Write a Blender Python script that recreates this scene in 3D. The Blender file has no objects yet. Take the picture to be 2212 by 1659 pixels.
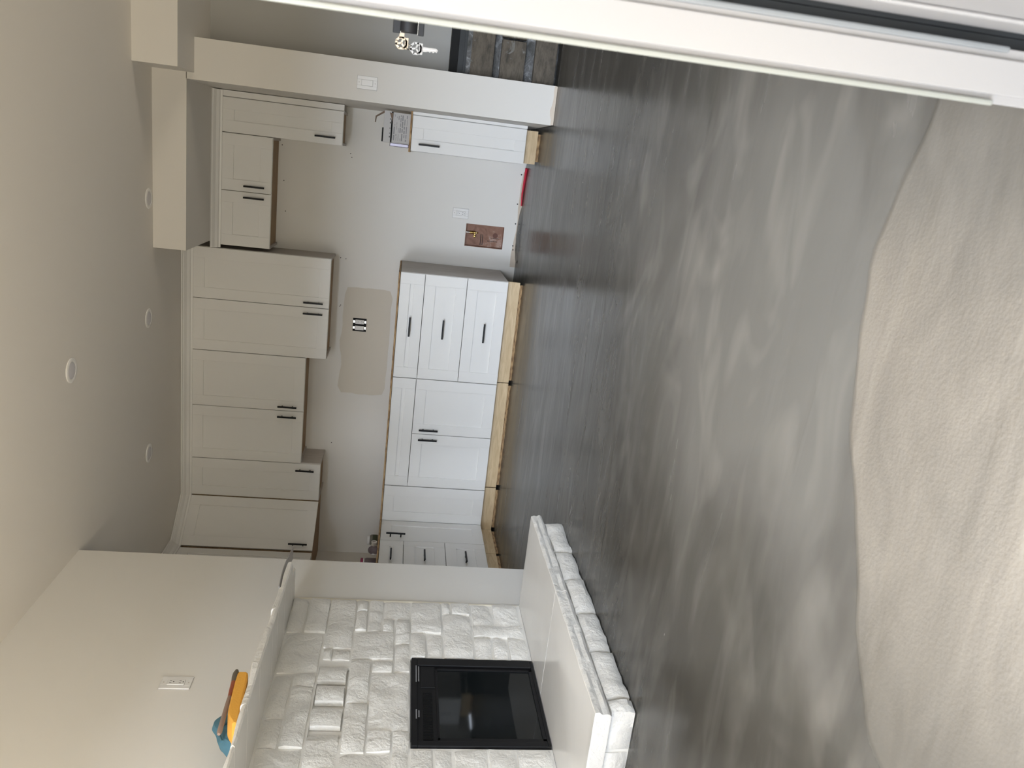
import bpy, bmesh, math, random
from mathutils import Vector, Matrix, noise
random.seed(7)
S = bpy.context.scene
COL = S.collection
R = math.radians

# ------------------------------------------------------------------ camera (phone held sideways: the photo is rolled by a quarter turn)
CH = 0.8483
yaw, pitch, roll, FPX = -0.2745, -0.1472, 0.0788, 1684.6
fw = Vector((math.sin(yaw)*math.cos(pitch), math.cos(yaw)*math.cos(pitch), math.sin(pitch)))
rt = Vector((math.cos(yaw), -math.sin(yaw), 0)); up = rt.cross(fw)
rt2 = rt*math.cos(roll) + up*math.sin(roll); up2 = -rt*math.sin(roll) + up*math.cos(roll)
cd = bpy.data.cameras.new('camera'); cam = bpy.data.objects.new('camera', cd); COL.objects.link(cam)
cd.sensor_fit = 'HORIZONTAL'; cd.sensor_width = 36; cd.lens = FPX/2212*36
cd.clip_start = 0.05; cd.dof.use_dof = True; cd.dof.focus_distance = 4.0; cd.dof.aperture_fstop = 12
m3 = Matrix((-up2, rt2, -fw)).transposed()
cam.matrix_world = Matrix.Translation((0, 0, CH)) @ m3.to_4x4()
S.camera = cam

# ------------------------------------------------------------------ daylight
W = bpy.data.worlds.new('daylight'); S.world = W; W.use_nodes = True
wn = W.node_tree; wn.nodes.clear()
wo = wn.nodes.new('ShaderNodeOutputWorld'); wb = wn.nodes.new('ShaderNodeBackground')
tc = wn.nodes.new('ShaderNodeTexCoord'); sx = wn.nodes.new('ShaderNodeSeparateXYZ'); cr = wn.nodes.new('ShaderNodeValToRGB')
mp = wn.nodes.new('ShaderNodeMapRange'); mp.inputs[1].default_value = -1; mp.inputs[2].default_value = 1
wn.links.new(tc.outputs['Generated'], sx.inputs[0]); wn.links.new(sx.outputs['Z'], mp.inputs[0])
wn.links.new(mp.outputs[0], cr.inputs[0]); wn.links.new(cr.outputs[0], wb.inputs[0]); wn.links.new(wb.outputs[0], wo.inputs[0])
els = cr.color_ramp.elements
els[0].position = 0.0; els[0].color = (0.85, 0.74, 0.57, 1)        # sunlit paving outside
els[1].position = 1.0; els[1].color = (0.34, 0.42, 0.56, 1)
for p, c in ((0.30, (0.85, 0.74, 0.57, 1)), (0.43, (0.30, 0.27, 0.21, 1)), (0.538, (0.16, 0.165, 0.15, 1)), (0.553, (1.75, 1.95, 2.25, 1)), (0.61, (1.6, 1.8, 2.1, 1)), (0.68, (0.60, 0.68, 0.82, 1)), (0.78, (0.36, 0.42, 0.52, 1))):
    e = els.new(p); e.color = c
wb.inputs[1].default_value = 12.5

def portal(name, loc, rot, sx_, sy_):
    l = bpy.data.lights.new(name, 'AREA'); l.shape = 'RECTANGLE'; l.size = sx_; l.size_y = sy_
    l.cycles.is_portal = True
    o = bpy.data.objects.new(name, l); COL.objects.link(o); o.location = loc; o.rotation_euler = rot
    return o
portal('doorway_daylight', (-0.42, 0.50, 1.02), (R(90), 0, 0), 1.14, 2.02)     # faces +Y into the room

portal('added_right_daylight', (3.28, 3.4, 0.9), (R(90), 0, R(90)), 1.0, 1.2)  # added unseen side opening, fills the fireplace side with sky light
portal('added_front_daylight', (-2.0, 0.50, 1.27), (R(90), 0, 0), 1.5, 1.56)  # added unseen front opening, brightens the deep end of the kitchen
S.view_settings.view_transform = 'Standard'; S.view_settings.look = 'None'
S.view_settings.gamma = 1; S.view_settings.use_curve_mapping = False
S.view_settings.exposure = 0.0

# ------------------------------------------------------------------ materials
def mat(name, col, rough=0.5, metal=0, coat=0, spec=0.5):
    m = bpy.data.materials.new(name); m.use_nodes = True
    b = m.node_tree.nodes['Principled BSDF']
    b.inputs['Base Color'].default_value = (*col, 1); b.inputs['Roughness'].default_value = rough
    b.inputs['Metallic'].default_value = metal; b.inputs['Coat Weight'].default_value = coat
    b.inputs['Specular IOR Level'].default_value = spec
    m.diffuse_color = (*col, 1)
    return m
def nd(m, t, **kw):
    n = m.node_tree.nodes.new(t)
    for k, v in kw.items():
        if k in n.inputs: n.inputs[k].default_value = v
        else: setattr(n, k, v)
    return n
def ln(m, a, b): m.node_tree.links.new(a, b)
def bsdf(m): return m.node_tree.nodes['Principled BSDF']
def noise_tex(m, scale, detail=3, rough=0.5, stretch=None, dist=0, rot=None):
    t = nd(m, 'ShaderNodeTexCoord'); mpn = nd(m, 'ShaderNodeMapping')
    if stretch: mpn.inputs['Scale'].default_value = stretch
    if rot: mpn.inputs['Rotation'].default_value = rot
    n = nd(m, 'ShaderNodeTexNoise'); n.inputs['Scale'].default_value = scale; n.inputs['Detail'].default_value = detail
    n.inputs['Roughness'].default_value = rough; n.inputs['Distortion'].default_value = dist
    ln(m, t.outputs['Object'], mpn.inputs[0]); ln(m, mpn.outputs[0], n.inputs['Vector'])
    return n
def ramp(m, src, stops):
    r = nd(m, 'ShaderNodeValToRGB'); e = r.color_ramp.elements
    e[0].position, e[0].color = stops[0][0], (*stops[0][1], 1)
    e[1].position, e[1].color = stops[-1][0], (*stops[-1][1], 1)
    for p, c in stops[1:-1]:
        x = e.new(p); x.color = (*c, 1)
    ln(m, src, r.inputs[0]); return r
def bump(m, src, strength, dist=0.01):
    b = nd(m, 'ShaderNodeBump'); b.inputs['Strength'].default_value = strength; b.inputs['Distance'].default_value = dist
    ln(m, src, b.inputs['Height']); ln(m, b.outputs[0], bsdf(m).inputs['Normal']); return b
def mix(m, fac, a, b, mode='MIX'):
    x = nd(m, 'ShaderNodeMix', data_type='RGBA', blend_type=mode)
    if isinstance(fac, (int, float)): x.inputs[0].default_value = fac
    else: ln(m, fac, x.inputs[0])
    for i, v in ((6, a), (7, b)):
        if isinstance(v, tuple): x.inputs[i].default_value = (*v, 1)
        else: ln(m, v, x.inputs[i])
    return x.outputs[2]
def mmath(m, op, a, b=None, clamp=False):
    x = nd(m, 'ShaderNodeMath', operation=op, use_clamp=clamp)
    for i, v in ((0, a), (1, b)):
        if v is None: continue
        if isinstance(v, (int, float)): x.inputs[i].default_value = v
        else: ln(m, v, x.inputs[i])
    return x.outputs[0]

M_wall = mat('wall_paint', (0.83, 0.81, 0.765), 0.55)
bump(M_wall, noise_tex(M_wall, 220, 2).outputs[0], 0.05, 0.002)
M_wall2 = mat('shade_toned_wall_paint', (0.69, 0.665, 0.62), 0.6)  # same wall paint, darkened to put shade on the pillar and soffits
M_ceil = mat('ceiling_paint', (0.74, 0.71, 0.66), 0.8)
bump(M_ceil, noise_tex(M_ceil, 180, 2).outputs[0], 0.06, 0.002)
M_cab = mat('cabinet_white_paint', (0.80, 0.79, 0.765), 0.35)
M_lam = mat('cabinet_side_laminate', (0.50, 0.46, 0.42), 0.5)
n_ = noise_tex(M_lam, 6, 3, stretch=(6, 6, 1)); ln(M_lam, ramp(M_lam, n_.outputs[0], [(0.3, (0.46, 0.42, 0.38)), (0.7, (0.54, 0.50, 0.46))]).outputs[0], bsdf(M_lam).inputs['Base Color'])
M_ply = mat('birch_plywood', (0.62, 0.46, 0.27), 0.5)
n_ = noise_tex(M_ply, 2.2, 5, 0.6, stretch=(2, 2, 14), dist=1.5)
ln(M_ply, ramp(M_ply, n_.outputs[0], [(0.25, (0.52, 0.37, 0.20)), (0.5, (0.66, 0.50, 0.30)), (0.75, (0.74, 0.58, 0.37))]).outputs[0], bsdf(M_ply).inputs['Base Color'])
M_osb = mat('plywood_edge', (0.33, 0.20, 0.10), 0.8)
n_ = noise_tex(M_osb, 60, 4, stretch=(0.4, 0.4, 3))
ln(M_osb, ramp(M_osb, n_.outputs[0], [(0.35, (0.16, 0.09, 0.045)), (0.5, (0.40, 0.25, 0.12)), (0.7, (0.55, 0.38, 0.2))]).outputs[0], bsdf(M_osb).inputs['Base Color'])
M_under = mat('cabinet_underside_wood', (0.34, 0.22, 0.12), 0.6)
n_ = noise_tex(M_under, 5, 4, stretch=(1, 9, 9))
ln(M_under, ramp(M_under, n_.outputs[0], [(0.3, (0.27, 0.17, 0.09)), (0.7, (0.42, 0.28, 0.15))]).outputs[0], bsdf(M_under).inputs['Base Color'])
M_blk = mat('black_handle_metal', (0.004, 0.004, 0.005), 0.4, 0.0, spec=0.25)
M_blackp = mat('black_plastic', (0.008, 0.008, 0.009), 0.5, spec=0.25)
M_void = mat('dark_recess', (0.01, 0.01, 0.01), 0.9)
M_plate = mat('white_plastic', (0.84, 0.83, 0.81), 0.25)
M_slot = mat('socket_slot', (0.05, 0.05, 0.05), 0.6)
M_stone = mat('white_painted_stone', (0.85, 0.83, 0.78), 0.36)
a_ = noise_tex(M_stone, 13, 5, 0.5, dist=0.8); b_ = noise_tex(M_stone, 70, 3, 0.6)
bump(M_stone, mix(M_stone, 0.3, a_.outputs[0], b_.outputs[0]), 0.7, 0.02)
M_slab = mat('white_painted_slab', (0.72, 0.71, 0.68), 0.22)
n_ = noise_tex(M_slab, 5, 3); bump(M_slab, n_.outputs[0], 0.12, 0.01)
M_mortar = mat('painted_mortar', (0.86, 0.84, 0.79), 0.5)
bump(M_mortar, noise_tex(M_mortar, 60, 3).outputs[0], 0.3, 0.005)
M_caulk = mat('cream_mortar_edge', (0.84, 0.79, 0.66), 0.5)
M_glass = mat('dark_firebox_glass', (0.006, 0.008, 0.009), 0.04, 0, 0, 0.5)
M_chrome = mat('polished_metal', (0.75, 0.73, 0.70), 0.18, 1)
M_brass = mat('brass', (0.70, 0.50, 0.18), 0.25, 1)
M_keyb = mat('key_brass_nickel', (0.72, 0.58, 0.42), 0.3, 0.8)
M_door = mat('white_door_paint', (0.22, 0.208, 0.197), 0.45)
M_gask = mat('dark_weatherstrip', (0.03, 0.033, 0.035), 0.6)
M_gray = mat('grey_strip_plastic', (0.40, 0.38, 0.37), 0.4)
M_orange = mat('yellow_sponge', (0.80, 0.40, 0.06), 0.9)
n_ = noise_tex(M_orange, 120, 3); bump(M_orange, n_.outputs[0], 0.5, 0.003)
M_blue = mat('blue_cloth', (0.07, 0.17, 0.22), 0.9)
n_ = noise_tex(M_blue, 90, 3); bump(M_blue, n_.outputs[0], 0.4, 0.003)
M_wood = mat('worn_brush_handle', (0.30, 0.20, 0.15), 0.5)
M_red = mat('red_brown_paint', (0.28, 0.07, 0.03), 0.5)
M_brist = mat('brush_bristles', (0.13, 0.11, 0.08), 0.9)
M_copperbd = mat('stained_brown_board', (0.26, 0.12, 0.07), 0.55)
n_ = noise_tex(M_copperbd, 14, 5, 0.65, stretch=(1, 1, 1), dist=0.6)
ln(M_copperbd, ramp(M_copperbd, n_.outputs[0], [(0.3, (0.18, 0.075, 0.04)), (0.55, (0.29, 0.14, 0.085)), (0.72, (0.50, 0.36, 0.30))]).outputs[0], bsdf(M_copperbd).inputs['Base Color'])
M_dkstain = mat('dark_board_marks', (0.04, 0.02, 0.015), 0.7)
M_redtape = mat('red_strip', (0.62, 0.03, 0.06), 0.4)
M_raw = mat('raw_drywall_edge', (0.66, 0.57, 0.47), 0.9)
M_patch = mat('unpainted_wall_patch', (0.74, 0.69, 0.60), 0.8)
M_card = mat('printed_carton', (0.55, 0.54, 0.53), 0.6)
M_print = mat('grey_print', (0.28, 0.28, 0.29), 0.7)
M_brown = mat('brown_card', (0.20, 0.14, 0.10), 0.8)
M_foil = mat('foil_wrap', (0.28, 0.27, 0.34), 0.2, 0.6)
M_pink = mat('magenta_plastic', (0.30, 0.03, 0.10), 0.4)
M_jar = mat('jar_plastic', (0.20, 0.19, 0.16), 0.25)
M_jarfill = mat('jar_contents_green', (0.05, 0.06, 0.03), 0.6)
M_purple = mat('purple_grey_plastic', (0.15, 0.12, 0.13), 0.4)
M_lens = mat('unlit_light_lens', (0.60, 0.59, 0.62), 0.4)
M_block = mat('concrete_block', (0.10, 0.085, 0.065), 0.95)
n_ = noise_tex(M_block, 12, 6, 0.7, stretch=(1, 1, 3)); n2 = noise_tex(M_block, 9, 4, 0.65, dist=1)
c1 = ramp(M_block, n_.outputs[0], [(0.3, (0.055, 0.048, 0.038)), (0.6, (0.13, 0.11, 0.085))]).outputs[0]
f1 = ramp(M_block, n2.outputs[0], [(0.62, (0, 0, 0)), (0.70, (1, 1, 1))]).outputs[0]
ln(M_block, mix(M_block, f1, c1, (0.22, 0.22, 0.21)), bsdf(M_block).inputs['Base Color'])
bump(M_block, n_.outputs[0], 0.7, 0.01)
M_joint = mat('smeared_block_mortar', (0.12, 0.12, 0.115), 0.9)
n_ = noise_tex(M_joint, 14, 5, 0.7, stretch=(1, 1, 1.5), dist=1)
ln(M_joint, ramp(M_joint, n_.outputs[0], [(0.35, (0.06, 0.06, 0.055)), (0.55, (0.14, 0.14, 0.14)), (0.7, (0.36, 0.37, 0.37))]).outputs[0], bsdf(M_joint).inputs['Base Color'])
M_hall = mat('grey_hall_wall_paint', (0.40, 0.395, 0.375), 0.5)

# floor: dark polished cement skim with trowel streaks; a lighter rough second coat near the doorway
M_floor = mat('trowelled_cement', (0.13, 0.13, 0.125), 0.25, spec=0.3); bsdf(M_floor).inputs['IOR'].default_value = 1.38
m = M_floor
big = noise_tex(m, 1.3, 4, 0.5, stretch=(0.6, 1.4, 1), dist=1.2)
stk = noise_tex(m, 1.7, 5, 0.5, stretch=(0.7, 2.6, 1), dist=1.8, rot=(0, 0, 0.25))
stk2 = noise_tex(m, 2.2, 4, 0.5, stretch=(0.6, 2.4, 1), dist=1.2, rot=(0, 0, -0.35))
base = ramp(m, big.outputs[0], [(0.3, (0.042, 0.040, 0.035)), (0.55, (0.062, 0.059, 0.052)), (0.75, (0.10, 0.096, 0.086))]).outputs[0]
s1 = ramp(m, stk.outputs[0], [(0.50, (0, 0, 0)), (0.64, (0.35, 0.35, 0.35)), (0.78, (0.8, 0.8, 0.8))]).outputs[0]  # pale trowel smears, also standing in for bright streaks of reflected light
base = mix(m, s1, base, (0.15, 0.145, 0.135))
s2 = ramp(m, stk2.outputs[0], [(0.25, (.8, .8, .8)), (0.40, (0, 0, 0))]).outputs[0]
base = mix(m, s2, base, (0.035, 0.033, 0.030))
tcd = nd(m, 'ShaderNodeTexCoord'); sp = nd(m, 'ShaderNodeSeparateXYZ'); ln(m, tcd.outputs['Object'], sp.inputs[0])
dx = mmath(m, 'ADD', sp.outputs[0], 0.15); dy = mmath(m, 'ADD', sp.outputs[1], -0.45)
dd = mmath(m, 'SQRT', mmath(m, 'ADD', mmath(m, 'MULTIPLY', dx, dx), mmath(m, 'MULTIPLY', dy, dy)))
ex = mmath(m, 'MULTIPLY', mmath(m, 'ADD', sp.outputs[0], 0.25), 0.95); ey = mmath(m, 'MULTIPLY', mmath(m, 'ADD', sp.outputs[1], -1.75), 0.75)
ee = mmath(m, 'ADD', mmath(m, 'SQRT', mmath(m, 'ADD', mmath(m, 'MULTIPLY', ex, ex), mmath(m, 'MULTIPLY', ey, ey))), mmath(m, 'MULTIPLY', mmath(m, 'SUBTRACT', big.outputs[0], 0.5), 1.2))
thin = nd(m, 'ShaderNodeMapRange', interpolation_type='SMOOTHSTEP'); ln(m, ee, thin.inputs[0])      # paler mid-floor: reflected light painted into the cement colour
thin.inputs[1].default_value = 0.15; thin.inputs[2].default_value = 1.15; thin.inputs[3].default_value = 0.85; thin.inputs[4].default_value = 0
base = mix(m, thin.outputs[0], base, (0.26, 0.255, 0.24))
blo = noise_tex(m, 2.9, 2, 0.4, stretch=(0.8, 1.6, 1), dist=1.4, rot=(0, 0, 0.6))  # soft pale blotches, painted in place of light patches on the floor
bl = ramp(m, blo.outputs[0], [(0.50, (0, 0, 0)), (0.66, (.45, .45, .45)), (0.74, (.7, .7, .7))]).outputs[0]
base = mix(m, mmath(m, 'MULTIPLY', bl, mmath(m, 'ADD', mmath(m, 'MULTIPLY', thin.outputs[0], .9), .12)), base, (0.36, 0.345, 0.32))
for cx_, cy_, ax_, ay_ in ((-.66, 3.29, .085, .11), (-.665, 3.22, .13, .17)):      # ring shaped scuffs left by a bucket and a trowel
    u_ = mmath(m, 'MULTIPLY', mmath(m, 'ADD', sp.outputs[0], -cx_), 1/ax_); v2_ = mmath(m, 'MULTIPLY', mmath(m, 'ADD', sp.outputs[1], -cy_), 1/ay_)
    r_ = mmath(m, 'ADD', mmath(m, 'SQRT', mmath(m, 'ADD', mmath(m, 'MULTIPLY', u_, u_), mmath(m, 'MULTIPLY', v2_, v2_))), mmath(m, 'MULTIPLY', mmath(m, 'SUBTRACT', stk.outputs[0], 0.5), 0.8))
    g_ = nd(m, 'ShaderNodeMapRange', interpolation_type='SMOOTHSTEP'); ln(m, mmath(m, 'ABSOLUTE', mmath(m, 'ADD', r_, -1.0)), g_.inputs[0])
    g_.inputs[1].default_value = 0.0; g_.inputs[2].default_value = 0.12; g_.inputs[3].default_value = 0.4; g_.inputs[4].default_value = 0
    base = mix(m, g_.outputs[0], base, (0.05, 0.048, 0.045))
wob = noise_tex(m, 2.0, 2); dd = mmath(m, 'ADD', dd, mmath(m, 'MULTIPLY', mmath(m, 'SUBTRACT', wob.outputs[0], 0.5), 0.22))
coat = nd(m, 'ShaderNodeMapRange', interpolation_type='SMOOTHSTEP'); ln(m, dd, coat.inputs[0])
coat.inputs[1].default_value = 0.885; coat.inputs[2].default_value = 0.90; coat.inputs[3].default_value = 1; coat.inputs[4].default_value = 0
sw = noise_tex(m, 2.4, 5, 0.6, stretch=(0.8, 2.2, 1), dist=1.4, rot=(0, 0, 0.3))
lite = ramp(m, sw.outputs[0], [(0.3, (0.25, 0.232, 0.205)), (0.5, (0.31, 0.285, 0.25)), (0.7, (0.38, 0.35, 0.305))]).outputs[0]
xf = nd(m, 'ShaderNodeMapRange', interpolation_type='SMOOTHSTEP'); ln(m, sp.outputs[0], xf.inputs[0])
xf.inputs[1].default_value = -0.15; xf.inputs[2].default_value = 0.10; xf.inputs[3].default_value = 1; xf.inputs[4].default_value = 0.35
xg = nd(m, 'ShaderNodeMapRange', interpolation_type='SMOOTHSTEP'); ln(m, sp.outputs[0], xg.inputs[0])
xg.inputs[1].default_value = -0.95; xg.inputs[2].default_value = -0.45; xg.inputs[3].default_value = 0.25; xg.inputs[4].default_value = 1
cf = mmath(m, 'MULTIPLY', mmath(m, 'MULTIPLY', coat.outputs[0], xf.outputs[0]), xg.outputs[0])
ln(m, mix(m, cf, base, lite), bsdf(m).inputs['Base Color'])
rr = nd(m, 'ShaderNodeMapRange'); ln(m, cf, rr.inputs[0]); rr.inputs[3].default_value = 0.24; rr.inputs[4].default_value = 0.5
rn = mmath(m, 'ADD', rr.outputs[0], mmath(m, 'MULTIPLY', mmath(m, 'SUBTRACT', stk.outputs[0], 0.5), 0.22)); ln(m, rn, bsdf(m).inputs['Roughness'])
fine = noise_tex(m, 130, 2, stretch=(1, 1, 1)); wav = noise_tex(m, 5, 3, 0.5, stretch=(0.5, 1.6, 1), dist=0.8)
hh = mmath(m, 'ADD', mmath(m, 'MULTIPLY', mmath(m, 'MULTIPLY', fine.outputs[0], 0.10), mmath(m, 'ADD', mmath(m, 'MULTIPLY', cf, 1.0), 0.03)), mmath(m, 'MULTIPLY', wav.outputs[0], 0.35))
hh = mmath(m, 'ADD', hh, mmath(m, 'MULTIPLY', coat.outputs[0], 0.15))
bump(m, hh, 0.35, 0.02)

# ------------------------------------------------------------------ mesh helpers
class MB:
    def __init__(s): s.v = []; s.f = []; s.mi = []; s.cur = 0
    def box(s, a, b):
        x0, y0, z0 = a; x1, y1, z1 = b
        n = len(s.v)
        s.v += [(x0,y0,z0),(x1,y0,z0),(x1,y1,z0),(x0,y1,z0),(x0,y0,z1),(x1,y0,z1),(x1,y1,z1),(x0,y1,z1)]
        for q in ((0,3,2,1),(4,5,6,7),(0,1,5,4),(1,2,6,5),(2,3,7,6),(3,0,4,7)):
            s.f.append(tuple(n+i for i in q)); s.mi.append(s.cur)
        return s
    def prism(s, poly, axis, a, b):
        """extrude a 2D polygon along axis (0,1,2) from a to b"""
        n = len(s.v); k = len(poly)
        def mk(p, t):
            if axis == 0: return (t, p[0], p[1])
            if axis == 1: return (p[0], t, p[1])
            return (p[0], p[1], t)
        s.v += [mk(p, a) for p in poly] + [mk(p, b) for p in poly]
        s.f.append(tuple(n+i for i in range(k))); s.f.append(tuple(n+k+i for i in reversed(range(k))))
        for i in range(k):
            j = (i+1) % k; s.f.append((n+i, n+k+i, n+k+j, n+j))
        s.mi += [s.cur]*(k+2)
        return s
    def lathe(s, prof, org, axis='Z', seg=20):
        """prof: list of (r, h)"""
        n = len(s.v); o = Vector(org)
        for r, h in prof:
            for i in range(seg):
                a = 2*math.pi*i/seg; c, t = r*math.cos(a), r*math.sin(a)
                p = {'Z': (c, t, h), 'Y': (c, h, t), 'X': (h, c, t)}[axis]
                s.v.append(tuple(o+Vector(p)))
        for j in range(len(prof)-1):
            for i in range(seg):
                k = (i+1) % seg
                s.f.append((n+j*seg+i, n+j*seg+k, n+(j+1)*seg+k, n+(j+1)*seg+i)); s.mi.append(s.cur)
        s.f.append(tuple(n+i for i in reversed(range(seg)))); s.f.append(tuple(n+(len(prof)-1)*seg+i for i in range(seg))); s.mi += [s.cur]*2
        return s
    def tube(s, pts, r, seg=8):
        n = len(s.v); pts = [Vector(p) for p in pts]
        rs = r if isinstance(r, (list, tuple)) else [r]*len(pts)
        for i, p in enumerate(pts):
            d = (pts[min(i+1, len(pts)-1)]-pts[max(i-1, 0)]).normalized()
            u = d.cross(Vector((0, 0, 1)))
            if u.length < 0.1: u = d.cross(Vector((1, 0, 0)))
            u.normalize(); w = d.cross(u)
            for k in range(seg):
                a = 2*math.pi*k/seg; s.v.append(tuple(p+u*math.cos(a)*rs[i]+w*math.sin(a)*rs[i]))
        for j in range(len(pts)-1):
            for i in range(seg):
                k = (i+1) % seg
                s.f.append((n+j*seg+i, n+j*seg+k, n+(j+1)*seg+k, n+(j+1)*seg+i)); s.mi.append(s.cur)
        s.f.append(tuple(n+i for i in range(seg))); s.f.append(tuple(n+(len(pts)-1)*seg+i for i in range(seg))); s.mi += [s.cur]*2
        return s
    def build(s, name, mats, parent=None, bevel=0, smooth=False, label=None):
        me = bpy.data.meshes.new(name); me.from_pydata(s.v, [], s.f)
        if not isinstance(mats, (list, tuple)): mats = [mats]
        for q in mats: me.materials.append(q)
        if len(mats) > 1: me.polygons.foreach_set('material_index', s.mi)
        bm = bmesh.new(); bm.from_mesh(me); bmesh.ops.recalc_face_normals(bm, faces=bm.faces); bm.to_mesh(me); bm.free()
        if smooth: me.polygons.foreach_set('use_smooth', [True]*len(me.polygons)); me.set_sharp_from_angle(angle=R(40))
        o = bpy.data.objects.new(name, me); COL.objects.link(o)
        if parent: o.parent = parent
        if bevel:
            b = o.modifiers.new('bevel', 'BEVEL'); b.width = bevel; b.segments = 2; b.limit_method = 'ANGLE'
        if label: o['label'] = label
        return o
def B(a, b, *rest): 
    mb = MB(); mb.box(a, b)
    for i in range(0, len(rest), 2): mb.box(rest[i], rest[i+1])
    return mb
def thing(name, label, cat, loc=(0, 0, 0), rz=0, group=None):
    o = bpy.data.objects.new(name, None); COL.objects.link(o); o.location = loc; o.rotation_euler = (0, 0, rz)
    o.empty_display_size = 0.05
    return tag(o, label, cat, group)
def tag(o, label, cat, group=None):
    o['label'] = label; o['category'] = cat
    if group: o['group'] = group
    return o
def struct(o): o['kind'] = 'structure'; return o

# ------------------------------------------------------------------ key planes
CZ = 2.397                      # ceiling
XL = -2.160                     # left wall (fireplace)
YE = 3.865                      # its end at the kitchen
YB = 6.095                      # kitchen back wall
XK = -3.315                     # kitchen left wall
YP = 5.10                       # pillar / soffit front
D, DU = 5.485, 5.765            # fronts of base and wall cabinets
XR = 3.3

# ------------------------------------------------------------------ room shell
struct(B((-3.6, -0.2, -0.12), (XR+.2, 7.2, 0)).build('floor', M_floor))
struct(B((-3.6, 0.4, CZ), (XR+.2, 7.2, CZ+.12)).build('ceiling', M_ceil))
struct(B((XL-.115, 0.42, 0), (XL, YE, CZ)).build('wall_left', M_wall))
struct(B((XK-.12, 0.42, 0), (XK, YB+.1, CZ)).build('wall_kitchen_left', M_wall))
# back wall with a recess cut for the water valve
vx0, vx1, vz0, vz1 = -0.638, -0.466, 0.115, 0.411
wbk = B((XK, YB, 0), (vx0, YB+.1, CZ), (vx1, YB, 0), (0.50, YB+.1, CZ), (vx0, YB, vz1), (vx1, YB+.1, CZ), (vx0, YB, 0), (vx1, YB+.1, vz0)).build('wall_back', M_wall)
struct(wbk)
# bare strip of drywall along its bottom with nail holes, and a bare patch round the socket box
mb = MB()
pts = [(-0.765, 0.0)] + [(-0.765+i*0.09, 0.022+0.016*noise.noise(Vector((i*0.7, 3, 0)))+(0.018 if i < 3 else 0)) for i in range(9)] + [(-0.02, 0.0)]
mb.prism(pts, 1, YB-.004, YB+.001); mb.build('bare_drywall_edge', M_raw, wbk)
mb = MB()
for x, z in ((-0.63, .030), (-0.60, .034), (-0.43, .033), (-0.06, .03), (-0.28, .035)): mb.lathe([(0.005, 0), (0.005, -.006)], (x, YB, z), 'Y', 10)
mb.build('nail_hole', M_void, wbk)
mb = MB()
for x, z in ((-0.83, 1.30), (-0.825, 1.34), (-1.19, 1.32), (-1.20, 1.325), (-2.33, 1.33), (-0.05, 1.80), (-0.08, 1.30), (-0.055, 1.31), (-0.3, 1.78), (-0.52, 1.76)):
    mb.lathe([(0.0035, 0.001), (0.0035, -.003)], (x, YB, z), 'Y', 8)
mb.build('screw_hole', M_void, wbk)
mb = MB(); pp = []
for i in range(44):
    a = 2*math.pi*i/44; ca, sa = math.cos(a), math.sin(a)
    q = (abs(ca)**14+abs(sa)**14)**(-1/14)
    pp.append((-1.47+0.43*q*ca*(1+.03*noise.noise(Vector((i*.35, 0, 1)))), 1.115+0.185*q*sa*(1+.10*noise.noise(Vector((i*.4, 5, 1))))))
mb.prism(pp, 1, YB-.0015, YB+.001); mb.build('bare_plaster_patch', M_patch, wbk)
# pillar wall right of the kitchen, soffits
pil = struct(B((0.268, YP, 0.012), (0.502, 5.52, 2.206), (0.268, 5.52, 0.012), (0.30, YB+.1, 2.206)).build('wall_right_pillar', M_wall2))
mb = MB(); pts = [(0.270, 0.001)] + [(0.270+i*0.029, 0.016+0.012*(0.5+noise.noise(Vector((i*0.8, 9, 0))))*(1.6 if 1 < i < 5 else .4)) for i in range(9)] + [(0.500, 0.001)]
mb.prism(pts, 1, YP-.003, YP+.01); mb.build('bare_drywall_edge', M_raw, pil)
struct(B((-0.742, YP, 2.203), (0.306, YB, CZ+.01)).build('soffit', M_wall2))
struct(B((0.306, 4.76, 2.160), (XR, 5.60, CZ+.01)).build('soffit_hall', M_wall2))
# hall wall: painted drywall above an unfinished concrete block stem wall
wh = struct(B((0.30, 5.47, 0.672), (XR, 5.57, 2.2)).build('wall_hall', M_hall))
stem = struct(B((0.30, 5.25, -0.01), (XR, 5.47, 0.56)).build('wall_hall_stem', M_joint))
zc = ((0.015, 0.150), (0.212, 0.362), (0.409, 0.548))
k = 0
for r_, (a, b) in enumerate(zc):
    x = 0.385 - 0.03*(r_ % 2)
    while x < 1.5:
        x0, x1 = max(x, 0.305), x+0.385
        mb = MB(); nx, nz = 6, 3; base_i = 0
        for yy, flat in ((5.19, 0), (5.255, 1)):
            for j in range(nz+1):
                for i in range(nx+1):
                    px, pz = x0+(x1-x0)*i/nx, a+(b-a)*j/nz
                    e = 0 if flat else 0.006*noise.noise(Vector((px*9, pz*9, k)))+(0.008 if i in (0, nx) or j in (0, nz) else 0)
                    mb.v.append((px, yy+e, pz))
        n = (nx+1)*(nz+1)
        for j in range(nz):
            for i in range(nx):
                q = j*(nx+1)+i; mb.f.append((q, q+1, q+nx+2, q+nx+1)); mb.mi.append(0)
        for i in range(nx):
            for j in (0, nz):
                q = j*(nx+1)+i; mb.f.append((q, q+1, q+1+n, q+n)); mb.mi.append(0)
        for j in range(nz):
            for i in (0, nx):
                q = j*(nx+1)+i; mb.f.append((q, q+nx+1, q+nx+1+n, q+n)); mb.mi.append(0)
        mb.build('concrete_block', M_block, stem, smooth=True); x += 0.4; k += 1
mb = MB(); mb.box((0.305, 5.205, 0.548), (1.7, 5.25, 0.575)); mb.build('mortar_cap', M_joint, stem)
mb = MB(); mb.box((0.305, 5.21, 0.575), (1.7, 5.46, 0.592)); mb.build('sill_plate', M_gask, stem)
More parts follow.
